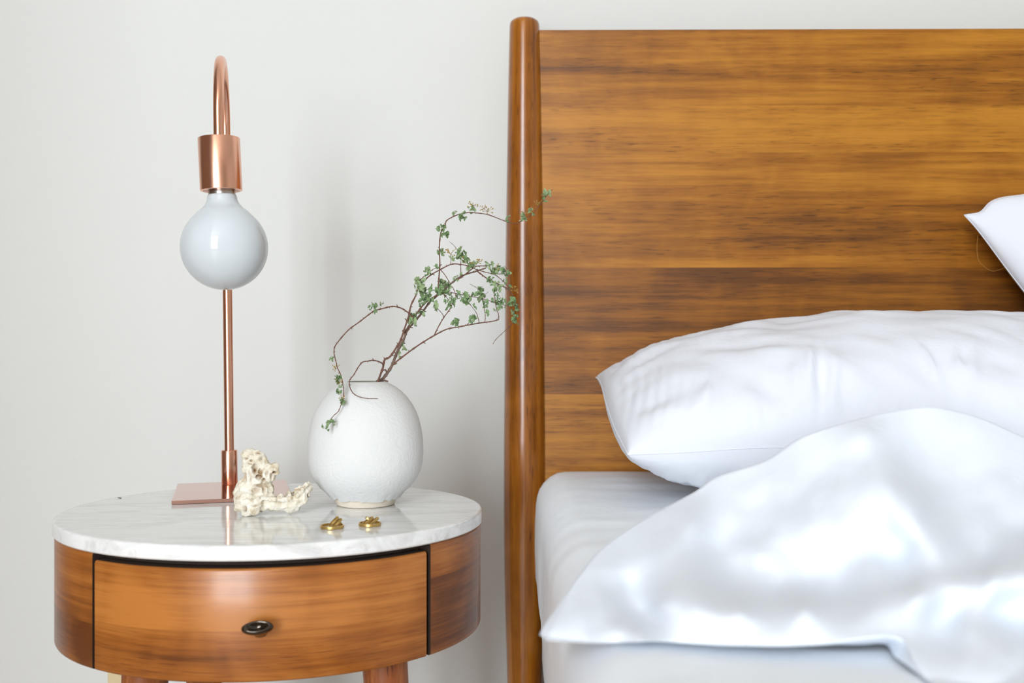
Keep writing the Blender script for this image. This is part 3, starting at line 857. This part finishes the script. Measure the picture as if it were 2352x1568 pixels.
# ------------------------------------------------------------------ pillows
def pillow(name, origin, ax, ay, Wd, Dp, T, label, mat, wr, floor=None, N=110, back=None, pw=.42, topbow=-.035, sidebow=-.03, skew=False):
    ax = Vector(ax).normalized(); ay = Vector(ay); ay = ay.normalized() if skew else (ay - ax * ay.dot(ax)).normalized(); az = ax.cross(ay).normalized()
    o0 = Vector(origin)
    mb = MB()
    def pt(u, v, s):
        # soft square outline with slightly drawn-in sides and pointed corners
        ear = 1 + .018 * abs(u * v) ** 9 * (1 if v > 0 else 0)
        x = Wd / 2 * u * (1 + sidebow * (1 - v * v)) * ear ; y = Dp / 2 * v * (1 + topbow * (1 - u * u))
        e = max(0, (1 - u ** 2)) * max(0, (1 - v ** 2))
        t = T * e ** pw
        if skew: y += .008 * math.exp(-((u + .82) / .11) ** 2) * max(0, v) ** 3 - .006 * math.exp(-((u + .93) / .05) ** 2) * max(0, v) ** 3
        d = wr(u, v, s) if e > 1e-5 else 0
        p = o0 + ax * x + ay * y + az * (s * (t + d * min(1, e * 14)) + noise.noise(Vector((x * 9, y * 9, 2.2))) * .004)
        if floor is not None and p.z < floor + .03:
            q = floor + .03 - p.z
            p.z = floor + .03 - .03 * (1 - math.exp(-q / .03))
        if back is not None and p.y > back(p.x) - .02:
            q = p.y - back(p.x) + .02
            p.y = back(p.x) - .02 + .018 * (1 - math.exp(-q / .018))
        return p
    def par(i): 
        a = -1 + 2 * i / N
        return math.sin(a * PI / 2) * .55 + a * .45
    idx = {}
    for s in (1, -1):
        for i in range(N + 1):
            for j in range(N + 1):
                edge = i in (0, N) or j in (0, N)
                if edge and s == -1:
                    idx[(s, i, j)] = idx[(1, i, j)]; continue
                idx[(s, i, j)] = mb.add([pt(par(i), par(j), s)])
    for s in (1, -1):
        for i in range(N):
            for j in range(N):
                q = (idx[(s, i, j)], idx[(s, i + 1, j)], idx[(s, i + 1, j + 1)], idx[(s, i, j + 1)])
                mb.face(q if s == 1 else q[::-1])
    base = Vector((o0.x, o0.y, min(p.z for p in mb.v)))
    edge_pts = []
    for i in range(N + 1): edge_pts.append(mb.v[idx[(1, i, 0)]].copy())
    for j in range(1, N + 1): edge_pts.append(mb.v[idx[(1, N, j)]].copy())
    for i in range(N - 1, -1, -1): edge_pts.append(mb.v[idx[(1, i, N)]].copy())
    for j in range(N - 1, -1, -1): edge_pts.append(mb.v[idx[(1, 0, j)]].copy())
    mb.v = [p - base for p in mb.v]
    ob = mb.build(name, mat); ob.location = base
    tag(ob, label, 'pillow')
    mb = MB(); tube(mb, [p - base for p in edge_pts], .0007, 6)
    mb.build('seam', mat, ob)
    return ob

def wr1(u, v, s):
    x, y = u * .36, v * .18
    d = noise.noise(Vector((x * 10, y * 16, 5.0))) * .004 + noise.noise(Vector((x * 22, y * 30 + x * 12, 1.0))) * .0016
    # gathers running in from the left end, arcs parallel to it
    g = math.exp(-(u + 1) / .22)
    d += g * .0006 * math.sin(170 * (u + .10 * v * v) + 3 * noise.noise(Vector((x * 8, y * 8, 0))))
    # creases drawn down toward the front seam
    if v < .4:
        for (cu, sl, w, a, v0) in ((-.47, .10, .016, .004, -.55), (-.425, .14, .013, .0055, -.5), (-.395, .10, .012, -.003, -.5), (-.35, .16, .016, .004, -.6), (-.58, .2, .03, .003, -.7), (-.10, -.06, .014, .004, -.45), (.0, .08, .014, .0035, -.5), (.06, .2, .02, .003, -.5), (-.70, .25, .03, .003, -.6)):
            q = (u - cu - sl * (v + .6)) / w
            d += a * math.exp(-q * q) * math.exp(-((v - v0 + .27) / .15) ** 2)
    # puckers just above the front seam
    if v < -.85: d += .0013 * math.sin(u * 130 + 5 * noise.noise(Vector((u * 22, 0, 0)))) * math.exp(-((v + .965) / .022) ** 2)
    return d * 2.4
bl = P(1361, 866, 1.425); fl_ = P(1466, 1042, 1.06)
ayv = (bl - fl_); axv = Vector((1, -.012, .022))
Wd, Dp = .74, ayv.length
cen = fl_.lerp(bl, .5) + axv.normalized() * (Wd / 2)
headY = lambda x: BY - .004 + (x - BX) * math.tan(BR)
pillow('pillow', cen, axv, ayv, Wd, Dp, .112, 'plump white pillow lying against the headboard on the fitted sheet', M_pillow, wr1, floor=ZM + .001, back=headY, N=170, sidebow=.012)
def wr2(u, v, s):
    return noise.noise(Vector((u * 3, v * 3, 8.0))) * .004
tip = P(2222, 492, 1.40)
ax2 = Vector((.973, -.02, .21)); up2 = Vector((-.60, .10, .80))
W2, D2 = .58, .36
cen2 = tip + ax2.normalized() * (W2 / 2) - up2.normalized() * (D2 / 2)
pillow('pillow', cen2, ax2, up2, W2, D2, .07, 'white pillow stood upright against the headboard at the right picture edge', M_pillow, wr2, back=headY, N=90, pw=.5, sidebow=.03, topbow=.10, skew=True)
# loose thread hanging by the standing pillow
thp = smooth_path([P(x, y, 1.405) for x, y in ((2246, 540), (2244, 570), (2247, 595), (2256, 608), (2278, 622), (2302, 617), (2318, 608))], 8)
mb = MB(); tube(mb, [p - thp[0] for p in thp], .00022, 6)
o = mb.build('loose_thread', M_thin); o.location = thp[0]
tag(o, 'fine tan thread hanging in a loop from the standing pillow corner', 'thread')

# ------------------------------------------------------------------ duvet
def tps(pts, vals, lam=0.0):
    X = np.array(pts, float); n = len(X)
    D = np.linalg.norm(X[:, None] - X[None], axis=2)
    K = np.where(D > 0, D * D * np.log(D + 1e-12), 0) + lam * np.eye(n)
    Pm = np.hstack([np.ones((n, 1)), X])
    A = np.block([[K, Pm], [Pm.T, np.zeros((3, 3))]])
    sol = np.linalg.solve(A, np.concatenate([np.array(vals, float), np.zeros(3)]))
    w, a = sol[:n], sol[n:]
    def f(Q):
        Q = np.asarray(Q, float)
        d = np.linalg.norm(Q[:, None] - X[None], axis=2)
        return np.where(d > 0, d * d * np.log(d + 1e-12), 0) @ w + a[0] + Q @ a[1:]
    return f
# far boundary of the heap (pixel x, y, depth), left to right; the first rests on the sheet, the rest climb to the crest
crest = [(1252, 1474, .612), (1262, 1440, .640), (1292, 1390, .690), (1330, 1330, .755), (1385, 1262, .850), (1480, 1195, .960), (1600, 1130, 1.045), (1650, 1095, 1.045), (1760, 1058, 1.02), (1850, 1002, .99), (1990, 957, 1.02), (2090, 938, 1.05), (2150, 935, 1.06), (2250, 958, 1.10), (2352, 1003, 1.12), (2480, 1060, 1.12), (2640, 1085, 1.12)]
# near edge (the rolled lip), left to right
lip = [(1252, 1478, .610), (1300, 1484, .605), (1420, 1474, .600), (1500, 1470, .594), (1600, 1476, .588), (1700, 1480, .582), (1860, 1478, .578), (2050, 1458, .574), (2100, 1520, .548), (2150, 1590, .525), (2230, 1660, .505), (2480, 1700, .49), (2640, 1700, .49)]
# folds inside
fold = [(1400, 1310, .790), (1440, 1345, .780), (1480, 1400, .715), (1500, 1425, .665), (1340, 1400, .665), (1320, 1440, .630), (1420, 1445, .618), (1470, 1452, .606),
        (1530, 1345, .690), (1515, 1390, .640), (1560, 1290, .770), (1590, 1200, .900), (1640, 1190, .945), (1650, 1260, .880), (1690, 1345, .765), (1740, 1270, .820), (1700, 1160, .965), (1760, 1180, .925), (1800, 1120, .945), (1880, 1060, .945), (1930, 1010, .955), (1985, 990, .955),
        (1790, 1350, .760), (1860, 1350, .755), (1930, 1345, .745), (1860, 1230, .805), (1950, 1200, .790), (1900, 1130, .875), (1985, 1060, .895), (2040, 1110, .830), (2095, 1165, .790), (2110, 1200, .770), (2150, 1255, .740), (2205, 1308, .705),
        (2020, 1230, .810), (2060, 1270, .790), (2090, 1320, .705), (2000, 1300, .745), (2080, 1060, .960), (2120, 1110, .925), (2220, 1060, 1.03), (2180, 1170, .895), (2260, 1200, .89), (2300, 1100, 1.01), (2260, 1280, .79), (2340, 1220, .90), (2480, 1200, .87),
        (1600, 1390, .606), (1700, 1400, .600), (1850, 1395, .598), (2000, 1400, .596), (2110, 1365, .612), (2200, 1340, .640), (2280, 1318, .655), (2352, 1310, .665), (2480, 1320, .67),
        (1560, 1430, .596), (1700, 1445, .586), (1850, 1445, .582), (2000, 1435, .580), (2180, 1400, .640), (2140, 1440, .605), (2300, 1400, .655), (2345, 1400, .665), (2230, 1450, .580), (2300, 1480, .570), (2200, 1520, .548), (2352, 1560, .540), (2480, 1500, .57), (2640, 1350, .66), (2640, 1200, .87)]
allp = [(x, y, .60 + (d - .60) * .56 if d > .60 else d) for x, y, d in crest + lip + fold]
Dfun = tps([(x / 500, y / 500) for x, y, d in allp], [d for _, _, d in allp], 2e-4)
def interp_path(path, n):
    q = np.array(path); seg = np.r_[0, np.cumsum(np.hypot(np.diff(q[:, 0]), np.diff(q[:, 1])))]
    sp = smooth_path([Vector(p) for p in path], 10)
    s = np.array([tuple(p) for p in sp])
    L = np.r_[0, np.cumsum(np.hypot(np.diff(s[:, 0]), np.diff(s[:, 1])))]
    return s, L / L[-1]
NU, NV = 220, 130
cs, cL = interp_path(crest, 0); ls, lL = interp_path(lip, 0)
# pair the two boundaries by matching x as far as possible
us = np.linspace(0, 1, NU + 1)
cx = np.interp(us, cL, cs[:, 0]); cy = np.interp(us, cL, cs[:, 1])
lx = np.interp(us, lL, ls[:, 0]); ly = np.interp(us, lL, ls[:, 1])
G = np.zeros((NV + 1, NU + 1, 3))
vv = np.linspace(0, 1, NV + 1)
for j, v in enumerate(vv):
    qx = cx * (1 - v) + lx * v; qy = cy * (1 - v) + ly * v
    d = Dfun(np.stack([qx / 500, qy / 500], 1))
    d = d + np.array([noise.noise(Vector((a / 95 + b / 160, b / 70 - a / 300, .5))) * .007 + noise.noise(Vector((a / 40, b / 46, 3.5))) * .0022 for a, b in zip(qx, qy)]) * math.sin(PI * min(1, v * 1.0)) ** .5
    G[j, :, 0] = (qx - 1176) / F * d; G[j, :, 1] = d; G[j, :, 2] = CZ + (784 - qy) / F * d
G[:, :, 2] = np.maximum(G[:, :, 2], ZM + .004)
# continue over the crest down the far side
hc = np.clip(G[0, :, 2] - ZM, .004, None)
back = []
for q in np.linspace(0, 1, 15)[1:]:
    r_ = G[0].copy()
    dy = np.minimum(.055, .02 + hc * .5) * math.sin(q * PI / 2) ** .9
    lean_ = np.clip(1 - np.arange(NU + 1) / 90, 0, 1)
    r_[:, 1] += dy * (1 - .5 * lean_); r_[:, 0] -= dy * .15 * lean_
    r_[:, 2] = ZM + .003 + (hc - .003) * (1 - q ** 1.8) + .006 * math.sin(q * PI) * 0
    back.append(r_)
# curl under the near lip
front = []
hl = np.clip(G[-1, :, 2] - ZM, .003, None)
for q in np.linspace(0, 1, 9)[1:]:
    r_ = G[-1].copy()
    a = q * PI * .8
    r_[:, 1] += -.010 * math.sin(a) * .5 + .030 * q * q
    r_[:, 2] = ZM + .003 + (hl - .003) * max(0, math.cos(q * PI * .5)) 
    front.append(r_)
Gall = np.concatenate([np.array(back[::-1]), G, np.array(front)], 0)
mb = MB()
dbase = Vector((.35, .75, ZM))
rows = []
for r_ in Gall:
    rows.append(mb.add([Vector(p) - dbase for p in r_]))
for j in range(len(rows) - 1):
    for i in range(NU):
        mb.face((rows[j] + i, rows[j + 1] + i, rows[j + 1] + i + 1, rows[j] + i + 1))
o = mb.build('duvet', M_duvet); o.location = dbase
tag(o, 'rumpled white duvet heaped across the bed in the foreground', 'duvet')
